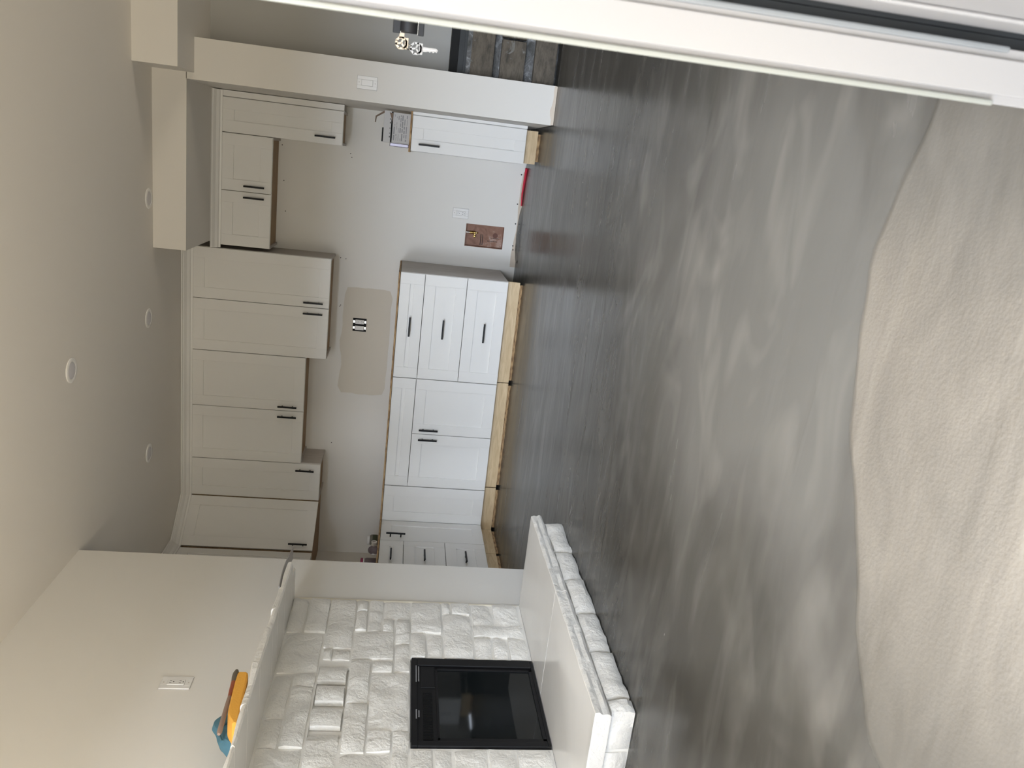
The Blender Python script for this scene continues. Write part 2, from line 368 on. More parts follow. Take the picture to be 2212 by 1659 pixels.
mb = MB(); mb.box((0.305, 5.23, 0.592), (1.7, 5.46, 0.625)); mb.build('sill_foam_strip', M_gask, stem)
mb = MB(); mb.box((0.305, 5.30, 0.625), (1.7, 5.468, 0.672)); mb.build('dark_gap', M_void, stem)
# outer walls out of view (daylight comes through the doorway; front and side window openings are added for fill)
struct(B((XR, 0.42, 0), (XR+.1, 2.9, CZ), (XR, 3.9, 0), (XR+.1, 7.2, CZ), (XR, 2.9, 0), (XR+.1, 3.9, .3), (XR, 2.9, 1.5), (XR+.1, 3.9, CZ)).build('wall_right', M_wall))
struct(B((-3.6, 0.42, 0), (-2.75, 0.56, CZ), (-1.25, 0.42, 0), (-1.0, 0.56, CZ), (-2.75, 0.42, 0), (-1.25, 0.56, .5), (-2.75, 0.42, 2.05), (-1.25, 0.56, CZ), (-1.0, 0.42, 2.06), (0.16, 0.56, CZ), (0.30, 0.42, 0), (XR, 0.56, CZ)).build('wall_front', M_wall))
struct(B((-3.6, -1.3, 2.42), (XR, 0.42, 2.52)).build('sky_blocker_roof', M_wall))  # added unseen slab, cuts high sky light off the near floor
struct(B((0.42, -1.3, -.1), (0.54, 0.42, 2.42), (0.06, -.42, -.1), (0.42, -.28, 2.42)).build('wall_sky_blocker', M_wall))  # added unseen blockers, keep sky light off the door edge


# ------------------------------------------------------------------ cabinets
def bar_handle(parent, x, z, vertical=True, L=0.139, y=-0.0):
    mb = MB(); r = 0.006
    if vertical:
        mb.box((x-r, y-.034, z-L/2), (x+r, y-.023, z+L/2))
        for s in (-1, 1): mb.lathe([(0.005, 0.0), (0.005, -.026)], (x, y, z+s*.038), 'Y', 8)
    else:
        mb.box((x-L/2, y-.034, z-r), (x+L/2, y-.023, z+r))
        for s in (-1, 1): mb.lathe([(0.005, 0.0), (0.005, -.026)], (x+s*.038, y, z), 'Y', 8)
    return mb.build('handle', M_blk, parent, bevel=.0015)
G = 0.0018
def shaker(parent, kind, x0, x1, z0, z1, handle=None, fr=0.077, th=0.02):
    """frame of two stiles and two rails with a recessed panel"""
    x0 += G; x1 -= G; z0 += G; z1 -= G
    f = min(fr, (z1-z0)*0.42)
    mb = MB()
    mb.box((x0, 0, z0), (x0+fr, th, z1)); mb.box((x1-fr, 0, z0), (x1, th, z1))
    mb.box((x0+fr, 0, z0), (x1-fr, th, z0+f)); mb.box((x0+fr, 0, z1-f), (x1-fr, th, z1))
    d = mb.build(kind, M_cab, parent, bevel=.0012)
    pm = B((x0+fr-.0, .008, z0+f), (x1-fr, .016, z1-f)); pm.build('panel', M_cab, d)
    if handle: bar_handle(d, *handle)
    return d
def cabinet(name, label, loc, rz, w, z0, z1, depth, upper, group=None, side_l=True, side_r=True, kick=None, cab_cat='cabinet'):
    t = thing(name, label, cab_cat, loc, rz, group)
    z0b, z1b = z0, z1
    mb = MB()
    mb.box((0.0175, .0215, z0b+.012), (w-.0175, depth, z0b+.028)); mb.box((0.0175, .0215, z1b-.018), (w-.0175, depth, z1b-.001)); mb.box((0.0175, depth-.008, z0b+.028), (w-.0175, depth, z1b-.018))
    mb.box((0.0175, .0215, z0b+.001), (w-.0175, .04, z0b+.03)); pass
    mb.build('carcass', M_under if upper else M_cab, t)
    for xx in (0, w-.0172):
        mb = MB()
        mb.box((xx, .0212, z0b), (xx+.0172, depth, z1b)); mb.build('side_panel', M_lam, t, bevel=.0008)
    # light face frame edge that shows round the doors
    mb = B((0.0, .0205, z0b), (.02, .0212, z1b), (w-.02, .0205, z0b), (w, .0212, z1b), (.02, .0205, z0b), (w-.02, .0212, z0b+.02)); mb.build('face_frame', M_cab, t)
    if kick:
        a, b = kick
        kb = MB(); kb.box((a+.002, .07, .020), (b-.002, .086, .1125)); kb.build('toe_kick', M_ply, t, bevel=.001)
        kb = MB(); kb.box((a+.02, .076, 0.0005), (b-.02, .085, .020)); kb.build('toe_kick_shim', M_osb, t)
    return t

# base run along the back wall
t = cabinet('base_cabinet', 'white three-drawer base cabinet beside the refrigerator gap', (-1.56, D, 0), 0, 0.762, .114, .874, .60, False, kick=(0, .757), group=None)
for a, b, h in ((.703, .876, .787), (.405, .703, .55), (.114, .405, .255)):
    shaker(t, 'drawer', 0, .762, a, b, (0.381, h, False))
t.children[0]
t = cabinet('base_cabinet', 'white sink base cabinet with wide false drawer front over two doors', (-2.408, D, 0), 0, 0.846, .114, .874, .60, False, kick=(0, .846))
shaker(t, 'drawer_front', 0, .846, .705, .876)
shaker(t, 'door', 0, .423, .114, .705, (0.385, .587)); shaker(t, 'door', .423, .846, .114, .705, (0.461, .587))
t = cabinet('corner_cabinet', 'white blank corner base cabinet panel without handle next to the sink cabinet', (-3.30, D, 0), 0, 0.889, .114, .874, .60, False, kick=(.53, .889))
shaker(t, 'door', .60, .889, .114, .876)
# left leg (fronts face +X)
t = cabinet('base_cabinet', 'narrow white tall-door base cabinet turned sideways in the corner', (-2.697, 5.165, 0), R(90), 0.320, .114, .874, .60, False, kick=(0, .39))
shaker(t, 'door', 0, .318, .114, .876, (0.052, .765))
t = cabinet('base_cabinet', 'white three-drawer base cabinet half hidden behind the fireplace wall', (-2.697, 4.70, 0), R(90), 0.464, .114, .874, .60, False, kick=(0, .464))
for a, b, h in ((.705, .876, .792), (.408, .705, .558), (.114, .408, .267)):
    shaker(t, 'drawer', 0, .464, a, b, (0.22, h, False))
# single base at right
t = cabinet('base_cabinet', 'narrow white single-door base cabinet against the right pillar wall', (0.016, D, 0), 0, 0.232, .106, .876, .60, False, kick=(.005, .228))
shaker(t, 'door', 0, .228, .106, .876, (0.046, .755))
B((.231, .004, .106), (.250, .03, .876)).build('filler_strip', M_cab, t)

# plywood sheets on top of the base cabinets
def top(name, label, rects):
    mb = MB()
    for a, b in rects: mb.box((a[0], a[1], .877), (b[0], b[1], .889))
    return tag(mb.build(name, M_osb), label, 'countertop')
top('plywood_countertop', 'raw plywood sheet with brown edge on the long cabinet run', [((-3.30, 5.478), (-.80, 6.09)), ((-3.30, 4.70), (-2.690, 5.478))])
top('plywood_countertop', 'small raw plywood top on the narrow right base cabinet', [((.006, 5.478), (.266, 6.09))])

# wall cabinets
def upper(label, x, w, z0, doors, z1=2.333):
    t = cabinet('wall_cabinet', label, (x, DU, 0), 0, w, z0, z1, .328, True)
    for q in doors: shaker(t, 'door', *q)
    return t
upper('tall two-door white wall cabinet in the middle beside the refrigerator opening', -1.548, .751, 1.377, [(0, .383, 1.377, 2.333, (.340, 1.489)), (.383, .751, 1.377, 2.333, (.421, 1.489))])
upper('shorter two-door white wall cabinet above the sink position', -2.394, .845, 1.525, [(0, .420, 1.525, 2.333, (.377, 1.644)), (.420, .845, 1.525, 2.333, (.457, 1.644))])
upper('narrow one-door white wall cabinet left of the sink cabinet', -2.700, .305, 1.377, [(0, .305, 1.377, 2.333, (.254, 1.493))])
upper('low two-door white wall cabinet over the refrigerator gap', -.772, .764, 1.812, [(0, .381, 1.812, 2.148, (.343, 1.926)), (.381, .764, 1.812, 2.148, (.420, 1.926))], 2.15)
t = upper('slim one-door white wall cabinet hanging by the right pillar', -.006, .230, 1.345, [(0, .228, 1.345, 2.15, (.046, 1.463))], 2.15)
B((.231, .004, 1.345), (.270, .03, 2.203)).build('filler_strip', M_cab, t)
# diagonal corner wall cabinet
t = thing('corner_wall_cabinet', 'diagonal white corner wall cabinet with one wide door', 'cabinet', (-2.985, 5.463, 0), R(46.5))
DL = 0.418
c, s_ = math.cos(-R(46.5)), math.sin(-R(46.5))
def loc2(x, y):
    x -= -2.985; y -= 5.463; return (x*c-y*s_, x*s_+y*c)
poly = [loc2(*p) for p in ((-2.985, 5.505), (-2.722, 5.780), (-2.703, 5.80), (-2.703, 6.09), (-3.31, 6.09), (-3.31, 5.47), (-3.01, 5.47))]
MB().prism(poly, 2, 1.392, 2.333).build('carcass', M_under, t)
shaker(t, 'door', 0.008, DL-.008, 1.377, 2.333, (0.045, 1.49))
t = cabinet('wall_cabinet', 'white wall cabinet mostly hidden behind the end of the fireplace wall', (-2.985, 4.85, 0), R(90), .60, 1.377, 2.333, .328, True)
shaker(t, 'door', 0, .30, 1.377, 2.333, (.25, 1.49)); shaker(t, 'door', .30, .60, 1.377, 2.333, (.35, 1.49))

# crown mouldings
def crown(name, path, zb, zt):
    prof = [(0.0, zb), (-.008, zb), (-.010, zb+.012), (-.020, zb+.018), (-.030, zb+.034), (-.052, zb+.048), (-.056, zb+.054), (-.066, zb+.056), (-.066, zt), (0.0, zt)]
    mb = MB(); n = len(prof); P = [Vector((*p, 0)) for p in path]
    for i, p in enumerate(P):
        d0 = (P[i]-P[i-1]).normalized() if i else (P[1]-P[0]).normalized()
        d1 = (P[i+1]-P[i]).normalized() if i < len(P)-1 else d0
        n0 = Vector((d0.y, -d0.x, 0)); n1 = Vector((d1.y, -d1.x, 0)); nn = (n0+n1).normalized(); kf = 1/max(.3, nn.dot(n0))
        for o, z in prof:
            q = p+nn*(-o)*kf; mb.v.append((q.x, q.y, z))
    for i in range(len(P)-1):
        for j in range(n):
            k = (j+1) % n; mb.f.append((i*n+j, (i+1)*n+j, (i+1)*n+k, i*n+k)); mb.mi.append(0)
    mb.f.append(tuple(range(n))); mb.f.append(tuple((len(P)-1)*n+j for j in range(n))); mb.mi += [0, 0]
    return struct(mb.build(name, M_cab, smooth=False))
crown('trim_1', [(-2.985, 4.6), (-2.985, 5.463), (-2.697, DU), (-0.797, DU)], 2.330, CZ-.002)
crown('trim_2', [(-0.790, DU), (0.262, DU)], 2.146, 2.203)

# ------------------------------------------------------------------ fireplace
XS = -2.135
fp = thing('fireplace', 'white painted rough stone fireplace wall with raised hearth', 'fireplace', (XL, 2.745, 0))
fpo = Vector((XL, 2.745, 0))
def stone(axis, a0, a1, z0, z1, face, back, amp=0.012, seed=0, name='stone', parent=fp, rnd=0.010, out=1, material=None, org=fpo, top=False):
    """rough faced stone. axis 'X': lies in the plane x=face and spans y a0..a1; axis 'Y': plane y=face and spans x a0..a1; out: +1/-1 outward sign"""
    w, h = a1-a0, z1-z0
    nx = max(4, min(12, int(w/.03)+1)); nz = max(4, min(10, int(h/.03)+1))
    mb = MB()
    for layer in (0, 1):
        for j in range(nz+1):
            for i in range(nx+1):
                u, v = i/nx, j/nz
                eu = min(u, 1-u)*w; ev = min(v, 1-v)*h
                ea = a0+w*u; ez = z0+h*v
                e = 0
                if layer == 0:
                    edge = (max(0, 1-eu/rnd)**2+max(0, 1-ev/rnd)**2)
                    e = -rnd*0.9*min(1.3, edge)
                    q = Vector((ea*9+seed*3.1, ez*9, seed)); e += amp*(noise.noise(q)+0.6*noise.noise(q*2.7)+.35*noise.noise(q*6))
                jit = 0.0035 if (i in (0, nx) or j in (0, nz)) else 0.005
                ea += jit*noise.noise(Vector((ea*14, ez*14, seed+5)))*(1.2); ez += jit*noise.noise(Vector((ea*14, ez*14, seed+9)))*(1.2)
                x = (face if layer == 0 else back)+out*e
                p = Vector((x, ea, ez)) if axis == 'X' else Vector((ea, x, ez))
                mb.v.append(tuple(p-org))
    n = (nx+1)*(nz+1)
    for j in range(nz):
        for i in range(nx):
            q = j*(nx+1)+i; mb.f.append((q, q+1, q+nx+2, q+nx+1)); mb.mi.append(0)
    for i in range(nx):
        for j in (0, nz):
            q = j*(nx+1)+i; mb.f.append((q, q+1, q+1+n, q+n)); mb.mi.append(0)
    for j in range(nz):
        for i in (0, nx):
            q = j*(nx+1)+i; mb.f.append((q, q+nx+1, q+nx+1+n, q+n)); mb.mi.append(0)
    mb.f.append((n, n+nx, n+nx+(nx+1)*nz, n+(nx+1)*nz)); mb.mi.append(0)
    return mb.build(name, material or M_stone, parent, smooth=True)
ST = [(3.167,3.44,1.180,1.250),(3.172,3.443,1.080,1.172),(2.875,3.155,1.086,1.245),(2.602,2.865,1.178,1.248),(2.791,2.865,1.086,1.170),(2.446,2.780,1.086,1.168),(2.445,2.592,1.178,1.245),(2.06,2.434,1.086,1.243),
(3.056,3.44,0.955,1.073),(2.975,3.046,1.034,1.070),(2.974,3.048,0.956,1.027),(2.833,2.920,0.958,1.074),(2.700,2.790,0.958,1.070),(2.560,2.658,0.956,1.074),(2.345,2.520,0.958,1.074),
(3.354,3.443,0.900,0.945),(3.197,3.343,0.897,0.946),(3.192,3.442,0.827,0.889),(3.297,3.442,0.697,0.817),(3.187,3.286,0.770,0.818),(3.104,3.286,0.697,0.760),(2.905,3.092,0.697,0.760),(2.984,3.181,0.769,0.945),(2.700,2.971,0.863,0.945),(2.897,2.974,0.770,0.853),(2.542,2.886,0.697,0.854),(2.421,2.690,0.862,0.945),(2.430,2.532,0.766,0.852),(2.28,2.530,0.697,0.756),(2.15,2.418,0.768,0.944),
(3.190,3.442,0.549,0.688),(3.000,3.178,0.626,0.688),(3.000,3.178,0.549,0.616),(3.352,3.444,0.503,0.538),(3.352,3.445,0.405,0.492),(3.003,3.340,0.408,0.539),(3.262,3.445,0.300,0.392),(3.266,3.448,0.165,0.288),(3.168,3.256,0.156,0.396),(3.000,3.158,0.322,0.396),(3.000,3.158,0.250,0.311),(3.000,3.160,0.156,0.240),
(2.20,2.436,0.609,0.686),(2.24,2.436,0.534,0.598),(2.17,2.440,0.404,0.522),(2.26,2.442,0.298,0.392),(2.20,2.440,0.156,0.286),
(2.06,2.19,0.609,0.686),(2.06,2.23,0.534,0.598),(2.06,2.16,0.404,0.522),(2.06,2.25,0.298,0.392),(2.06,2.19,0.156,0.286),(2.06,2.27,0.697,0.756),(2.06,2.14,0.768,0.944),(2.06,2.335,0.956,1.074)]
for i, (y0, y1, z0, z1) in enumerate(ST):
    flat = i in (11, 12, 13, 18, 4)
    stone('X', y0, y1, z0, z1, XS+.007+.004*math.sin(i*1.7), XL+.003, amp=.002 if flat else .009, seed=i*1.37, rnd=.007)
# mortar bed behind and between the stones, with the vent slots left open
mb = MB()
MY = XS-.007
for (y0, y1, z0, z1) in ((2.05, 3.462, 1.075, 1.256), (2.05, 2.452, .143, .690), (2.05, 2.50, .690, 1.075), (3.0, 3.462, .143, .692), (2.50, 3.462, .692, .95), (2.925, 3.462, .95, 1.075)):
    mb.box((XL+.003, y0, z0), (MY, y1, z1))
for v in range(len(mb.v)): mb.v[v] = tuple(Vector(mb.v[v])-fpo)
mb.build('mortar', M_mortar, fp)
# creamy mortar fillet at the far edge
stone('X', 3.446, 3.468, .146, 1.255, XS-.004, XL+.003, amp=.003, seed=77, name='edge_mortar', rnd=.004, material=M_caulk)
# hearth: two smooth slabs over a course of rough stones
def slab(y0, y1, seed, name='hearth_slab'):
    nx, ny = 5, 14; mb = MB()
    x0, x1 = XL+.001, -1.642
    def ring(z, k):
        pts = []
        N = 26
        for i in range(N+1): 
            y = y0+(y1-y0)*i/N; pts.append((x1+k+.006*noise.noise(Vector((y*14, z*40, seed))), y))
        far = [(x1+(x0-x1)*j/10, y1+(0 if j in (0,) else .004*noise.noise(Vector((j*.9, z*40, seed))))) for j in range(1, 11)]
        near = [(x0+(x1-x0)*j/10, y0+.004*noise.noise(Vector((j*.9, z*40+4, seed)))) for j in range(0, 10)]
        return pts+far+near
    zs = [(.142, -.001), (.140, .002), (.128, .006), (.115, .001), (.102, .007), (.092, .003), (.087, -.004)]
    n = None
    for z, k in zs:
        rg = ring(z, k); n = len(rg)
        mb.v += [tuple(Vector((a, b, z))-fpo) for a, b in rg]
    for l in range(len(zs)-1):
        for i in range(n):
            j = (i+1) % n; mb.f.append((l*n+i, l*n+j, (l+1)*n+j, (l+1)*n+i)); mb.mi.append(1)
    mb.f.append(tuple(range(n))); mb.mi.append(0); mb.f.append(tuple((len(zs)-1)*n+i for i in range(n))); mb.mi.append(1)
    return mb.build(name, [M_slab, M_stone], fp, smooth=True)
slab(2.768, 3.462, 1); slab(2.035, 2.764, 2)
# mortar core under the slabs
mb = B((XL+.001, 2.06, .0), (-1.668, 3.42, .088)); mb.v = [tuple(Vector(p)-fpo) for p in mb.v]; mb.build('hearth_core', M_mortar, fp)
ys = [2.045, 2.118, 2.375, 2.628, 2.875, 3.12, 3.395]
for i in range(len(ys)-1):
    stone('X', ys[i]+.006, ys[i+1]-.006, .003, .082, -1.632, -1.70, amp=.012, seed=30+i*2.1, rnd=.014)
for i, (a, b) in enumerate(((-1.79, -1.652), (-1.97, -1.805), (-2.15, -1.985))):
    stone('Y', a, b, .003, .082, 2.042, 2.09, amp=.010, seed=50+i, rnd=.014, out=-1)
    stone('Y', a, b, .003, .082, 3.425, 3.38, amp=.008, seed=60+i, rnd=.014, out=1)

# mantel shelf: rough edged flagstones
mz0, mz1 = 1.256, 1.292
def mantel(y0, y1, xa, xb, za, zb, seed):
    N = max(4, int((y1-y0)/.035)); mb = MB()
    for i in range(N+1):
        u = i/N; y = y0+(y1-y0)*u; xf_ = xa+(xb-xa)*u+.010*noise.noise(Vector((y*7, seed, 0)))+.004*noise.noise(Vector((y*25, seed, 0)))
        zt = za+(zb-za)*u+.006*noise.noise(Vector((y*6, seed, 3)))
        row = [(XL+.001, y, mz0), (xf_-.006, y, mz0), (xf_, y, mz0+.006), (xf_+.008*noise.noise(Vector((y*40, 1, seed))), y, (mz0+zt)/2), (xf_-.003, y, zt-.004), (xf_-.012, y, zt), (XL+.001, y, zt)]
        mb.v += [tuple(Vector(r)-fpo) for r in row]
    n = 7
    for i in range(N):
        for j in range(n):
            k = (j+1) % n; mb.f.append((i*n+j, (i+1)*n+j, (i+1)*n+k, i*n+k)); mb.mi.append(1 if 1 <= j <= 5 else 0)
    mb.f.append(tuple(range(n))); mb.f.append(tuple(N*n+j for j in range(n))); mb.mi += [1, 1]
    return mb.build('mantel_stone', [M_slab, M_stone], fp, smooth=True)
mantel(2.00, 2.10, -1.835, -1.832, 1.278, 1.273, 1)
mantel(2.102, 2.30, -1.832, -1.836, 1.272, 1.276, 8)
mantel(2.302, 2.53, -1.836, -1.842, 1.280, 1.286, 2)
mantel(2.532, 2.80, -1.842, -1.858, 1.289, 1.284, 3)
mantel(2.802, 2.93, -1.862, -1.868, 1.281, 1.280, 4)
mantel(2.932, 3.12, -1.868, -1.880, 1.282, 1.286, 5)
mantel(3.122, 3.345, -1.880, -1.888, 1.279, 1.282, 6)
mantel(3.347, 3.450, -1.955, -1.975, 1.276, 1.276, 7)

# electric firebox insert
fi = thing('electric_fireplace', 'black electric fireplace insert with dark glass set in the white stone', 'fireplace insert', (XS, 2.72, .145))
o_ = Vector((XS, 2.72, .145))
def rel(mb, o=o_): mb.v = [tuple(Vector(p)-o) for p in mb.v]; return mb
rel(B((XL+.002, 2.504, .148), (XS-.006, 2.998, .687))).build('housing', M_blackp, fi)
F = XS+.004
rel(B((XS-.02, 2.455, .662), (F, 2.992, .686), (XS-.02, 2.455, .146), (F, 2.992, .158), (XS-.02, 2.943, .158), (F, 2.992, .662), (XS-.02, 2.455, .158), (F, 2.482, .662))).build('outer_frame', M_blackp, fi, bevel=.002)
rel(B((XS-.02, 2.482, .583), (XS-.004, 2.943, .662))).build('control_panel', M_blackp, fi)
rel(B((XS-.004, 2.798, .588), (XS-.0005, 2.94, .648))).build('control_cover', M_blackp, fi, bevel=.002)
mb = MB()
for i in range(46): y = 2.494+i*.0060; mb.box((XS-.006, y, .601), (XS-.001, y+.0028, .640))
g = rel(mb).build('vent_grille', M_blackp, fi)
rel(B((XS-.012, 2.49, .158), (XS-.004, 2.93, .583), )).build('glass', M_glass, fi)
rel(B((XS-.004, 2.918, .158), (XS+.001, 2.925, .583), (XS-.004, 2.49, .575), (XS+.001, 2.925, .583), (XS-.004, 2.482, .158), (XS+.001, 2.50, .583), (XS-.004, 2.49, .158), (XS+.001, 2.925, .172))).build('glass_frame', M_blackp, fi)
mb = MB()
for (y0, y1, z) in ((2.829, 2.937, .6665), (2.832, 2.930, .6560), (2.603, 2.655, .6665), (2.612, 2.650, .6560)):
    y = y0
    while y < y1: 
        w_ = random.uniform(.0015, .004); mb.box((F, y, z-.0022), (F+.0006, y+w_, z+.0022)); y += w_+.0012
rel(mb).build('warning_print', M_print, fi)

# ------------------------------------------------------------------ ceiling lights
P0 = None
for i, (x, y, lab) in enumerate(((-0.44, 5.02, 'unlit recessed ceiling light nearest the soffit'), (-1.17, 5.0, 'unlit recessed ceiling light in front of the middle wall cabinets'),
        (-2.06, 4.98, 'unlit recessed ceiling light toward the corner wall cabinet'), (-1.19, 3.85, 'larger looking unlit recessed ceiling light nearest the camera'))):
    if not P0:
        P0 = t = thing('ceiling_light', lab, 'ceiling light', (x, y, CZ), 0, 'recessed ceiling lights')
        MB().lathe([(.062, 0.0), (.062, -.003), (.056, -.006), (.043, -.005), (.040, .0)], (0, 0, 0), 'Z', 32).build('trim_ring', M_plate, t, smooth=True)
        MB().lathe([(.041, .0), (.041, -.0045), (.030, -.006), (.0005, -.0065)], (0, 0, 0), 'Z', 32).build('lens', M_lens, t, smooth=True)
    else:
        t = P0.copy(); COL.objects.link(t); t.location = (x, y, CZ); t['label'] = lab
        for ch in P0.children: q = ch.copy(); COL.objects.link(q); q.parent = t

# ------------------------------------------------------------------ wall plates
def receptacle(t, y=0.0, parent_mat=M_plate):
    r = B((-.0165, y-.0085, -.0335), (.0165, y-.004, .0335)).build('receptacle', M_plate, t, bevel=.002)
    mb = MB()
    for s in (-1, 1):
        zc_ = s*.0185
        for dx_ in (-.0062, .0062): mb.box((dx_-.0011, y-.0090, zc_-.001), (dx_+.0011, y-.0083, zc_+.007))
        mb.lathe([(.0026, -.0083), (.0026, -.0091)], (0, y, zc_-.0085), 'Y', 10)
    mb.build('slots', M_slot, r)
    return r
def plate(t, w=.074, h=.118, hole=(.017, .034)):
    hx, hz = hole
    mb = B((-w/2, -.0055, -h/2), (-hx, 0, h/2), (hx, -.0055, -h/2), (w/2, 0, h/2), (-hx, -.0055, hz), (hx, 0, h/2), (-hx, -.0055, -h/2), (hx, 0, -hz))
    p = mb.build('cover_plate', M_plate, t, bevel=.0012)
    B((-w/2-.0012, -.002, -h/2-.0012), (w/2+.0012, -.0002, h/2+.0012)).build('plate_shadow_rim', M_gray, p)  # grey rim standing in for the shadow line round the plate
    mb = MB()
    for s in (-1, 1): mb.lathe([(.003, -.0053), (.003, -.0062)], (0, 0, s*.048), 'Y', 10)
    mb.build('screw', M_lam, p)
t = thing('wall_outlet', 'white wall outlet above the copper coloured valve box in refrigerator gap', 'outlet', (-.396, YB, .462)); plate(t); receptacle(t)
t = thing('wall_outlet', 'white wall outlet high on the left wall above the mantel', 'outlet', (XL, 2.823, 1.630), R(90)); plate(t); receptacle(t)
t = thing('light_switch', 'white rocker light switch on the pillar wall', 'switch', (.375, YP, 1.161)); plate(t)
B((-.0165, -.0085, -.0335), (.0165, -.004, .0335)).build('rocker', M_plate, t, bevel=.002)
# open double gang box over the counter
t = thing('outlet_box', 'uncovered black double outlet box over the middle counter', 'outlet', (-1.333, YB, 1.166))
B((-.052, -.004, -.052), (.052, -.0005, .052)).build('box_rim', M_void, t)
for sx_, kind in ((1, 'receptacle'), (-1, 'rocker')):
    q = B((-.0165+sx_*.024, -.0125, -.0335), (.0165+sx_*.024, -.004, .0335)).build(kind, M_plate, t, bevel=.002)
    B((-.010+sx_*.024, -.006, .036), (.010+sx_*.024, -.004, .050), (-.010+sx_*.024, -.006, -.050), (.010+sx_*.024, -.004, -.036)).build('mounting_strap', M_chrome, q)
    if sx_ == 1:
        mb = MB()
        for s in (-1, 1):
            for d_ in (-.0062, .0062): mb.box((.024+d_-.0011, -.0131, s*.0185-.001), (.024+d_+.0011, -.0124, s*.0185+.007))
            mb.lathe([(.0026, -.0124), (.0026, -.0132)], (.024, 0, s*.0185-.0085), 'Y', 10)
        mb.build('slots', M_slot, q)

# ------------------------------------------------------------------ water valve box in the wall
t = thing('valve_box', 'open brown board recess with brass water valve low in the wall', 'valve box', ((vx0+vx1)/2, YB, (vz0+vz1)/2))
w2, h2 = (vx1-vx0)/2-.0005, (vz1-vz0)/2-.0005
B((-w2, .035, -h2), (w2, .045, h2)).build('back_board', M_copperbd, t)
B((-w2, .001, -h2), (-w2+.004, .035, h2), (w2-.004, .001, -h2), (w2, .035, h2), (-w2+.004, .001, h2-.004), (w2-.004, .035, h2), (-w2+.004, .001, -h2), (w2-.004, .035, -h2+.004)).build('frame', M_copperbd, t)
B((-.070, .0335, .006), (.012, .0352, .012), (-.070, .0335, .021), (.012, .0352, .027)).build('dark_slot', M_dkstain, t)
mb = MB()
for k_, (a, b, z) in enumerate(((-.042, .010, -.045), (-.046, -.004, -.078))):
    pass
rng = random.Random(3)
for x_, z_, n_l in ((-.010, -.050, 11), (-.034, -.030, 10)):
    z = z_
    for i in range(n_l):
        w_ = rng.uniform(.003, .008); mb.box((x_-.0035+rng.uniform(-.001, .001), .0335, z-w_), (x_+rng.uniform(.001, .0035), .0352, z-.001)); z -= w_+.0012
mb.build('stamped_lettering', M_dkstain, t)
MB().lathe([(.020, .0346), (.020, .0352)], (.012, 0, -.088), 'Y', 20).build('round_stain', mat('board_stain', (.14, .05, .03), .6), t)
v_ = MB().lathe([(.0105, -.008), (.0115, -.006), (.0115, .0), (.0098, .002), (.0098, .006), (.0115, .008), (.0115, .014), (.009, .016), (.009, .024), (.011, .026), (.011, .034)], (.020, .018, .080), 'Z', 18).build('valve_body', M_brass, t, smooth=True)
MB().lathe([(.0045, -.030), (.0065, -.026), (.0045, -.022), (.0045, -.008)], (.020, .018, .080), 'Z', 14).build('nozzle', M_brass, v_, smooth=True)
MB().lathe([(.0085, .034), (.0085, .068)], (.020, .018, .080), 'Z', 14).build('supply_pipe', M_chrome, v_, smooth=True)
MB().lathe([(.004, 0), (.0105, .002), (.0105, .008), (.004, .010)], (-.006, .004, .075), 'Y', 8).build('valve_knob', M_brass, v_)
B((-.004, .010, .072), (.014, .020, .078)).build('valve_stem', M_brass, v_)

# red strip lying along the wall by the right base cabinet
mb = MB(); mb.tube([(-.01, 6.0, .010), (-.10, 6.05, .007), (-.20, 6.075, .010), (-.29, 6.083, .006)], [.010, .009, .007, .005], 8)
tag(mb.build('red_strip', M_redtape), 'thin red plastic strip on the floor against the back wall', 'strip')
# dark lumps of skim coat against the wall foot
mb = MB(); N = 14
for i in range(N+1):
    x = -.30-.42*i/N; h = .016*math.sin(math.pi*i/N)**.6*(1+.4*noise.noise(Vector((i*.6, 2, 2)))); y = 5.97+.02*noise.noise(Vector((i*.5, 0, 0)))
    mb.v += [(x, y, .0), (x, 6.05, h), (x, YB-.005, h*1.1), (x, YB-.005, 0)]
for i in range(N):
    for j in range(3): q = i*4+j; mb.f.append((q, q+4, q+5, q+1)); mb.mi.append(0)
o = tag(mb.build('cement_ridge', M_floor, smooth=True), 'low ridge of grey cement swept up against the wall in the refrigerator gap', 'cement ridge')

# ------------------------------------------------------------------ carton on the right base cabinet
t = thing('carton', 'torn open white printed carton on the narrow right cabinet top', 'box', (.155, 5.60, .889))
B((-.098, .0, 0), (.095, .09, .118)).build('body', M_card, t, bevel=.001)
B((-.102, -.010, .128), (.100, .095, .176)).build('lid', M_card, t, bevel=.001)
B((-.098, .002, .118), (.096, .088, .128)).build('dark_seam', M_void, t)
MB().prism([(.03, .118), (.088, .118), (.090, .142)], 1, -.0115, -.009).build('torn_flap', M_brown, t)
mb = MB(); rng = random.Random(5)
for row in range(7):
    z = .102-row*.0135; x = -.085
    while x < .075:
        w_ = rng.uniform(.01, .05)
        if rng.random() < .8: mb.box((x, -.0008, z), (min(x+w_, .082), .0002, z+rng.choice((.003, .006, .008))))
        x += w_+.006
mb.build('printed_text', M_print, t)
mb = MB()
for x in (-.070, -.045, -.012, .020, .045): mb.box((x, -.0118, .131), (x+rng.uniform(.004, .010), -.0098, .137))
mb.build('printed_marks', M_slot, t)
mb = MB(); mb.prism([(.100, .176), (.060, .235), (.020, .238), (.020, .234), (.055, .230), (.090, .176)], 1, .02, .08); mb.build('open_flap', M_brown, t)
B((-.100, .0, .178), (-.01, .09, .186)).build('inner_liner', M_void, t)
o = tag(B((.030, 5.590, .889), (.053, 5.69, 1.018)).build('wrapped_packet', M_foil, bevel=.004), 'shiny dark foil packet standing beside the torn carton', 'packet')

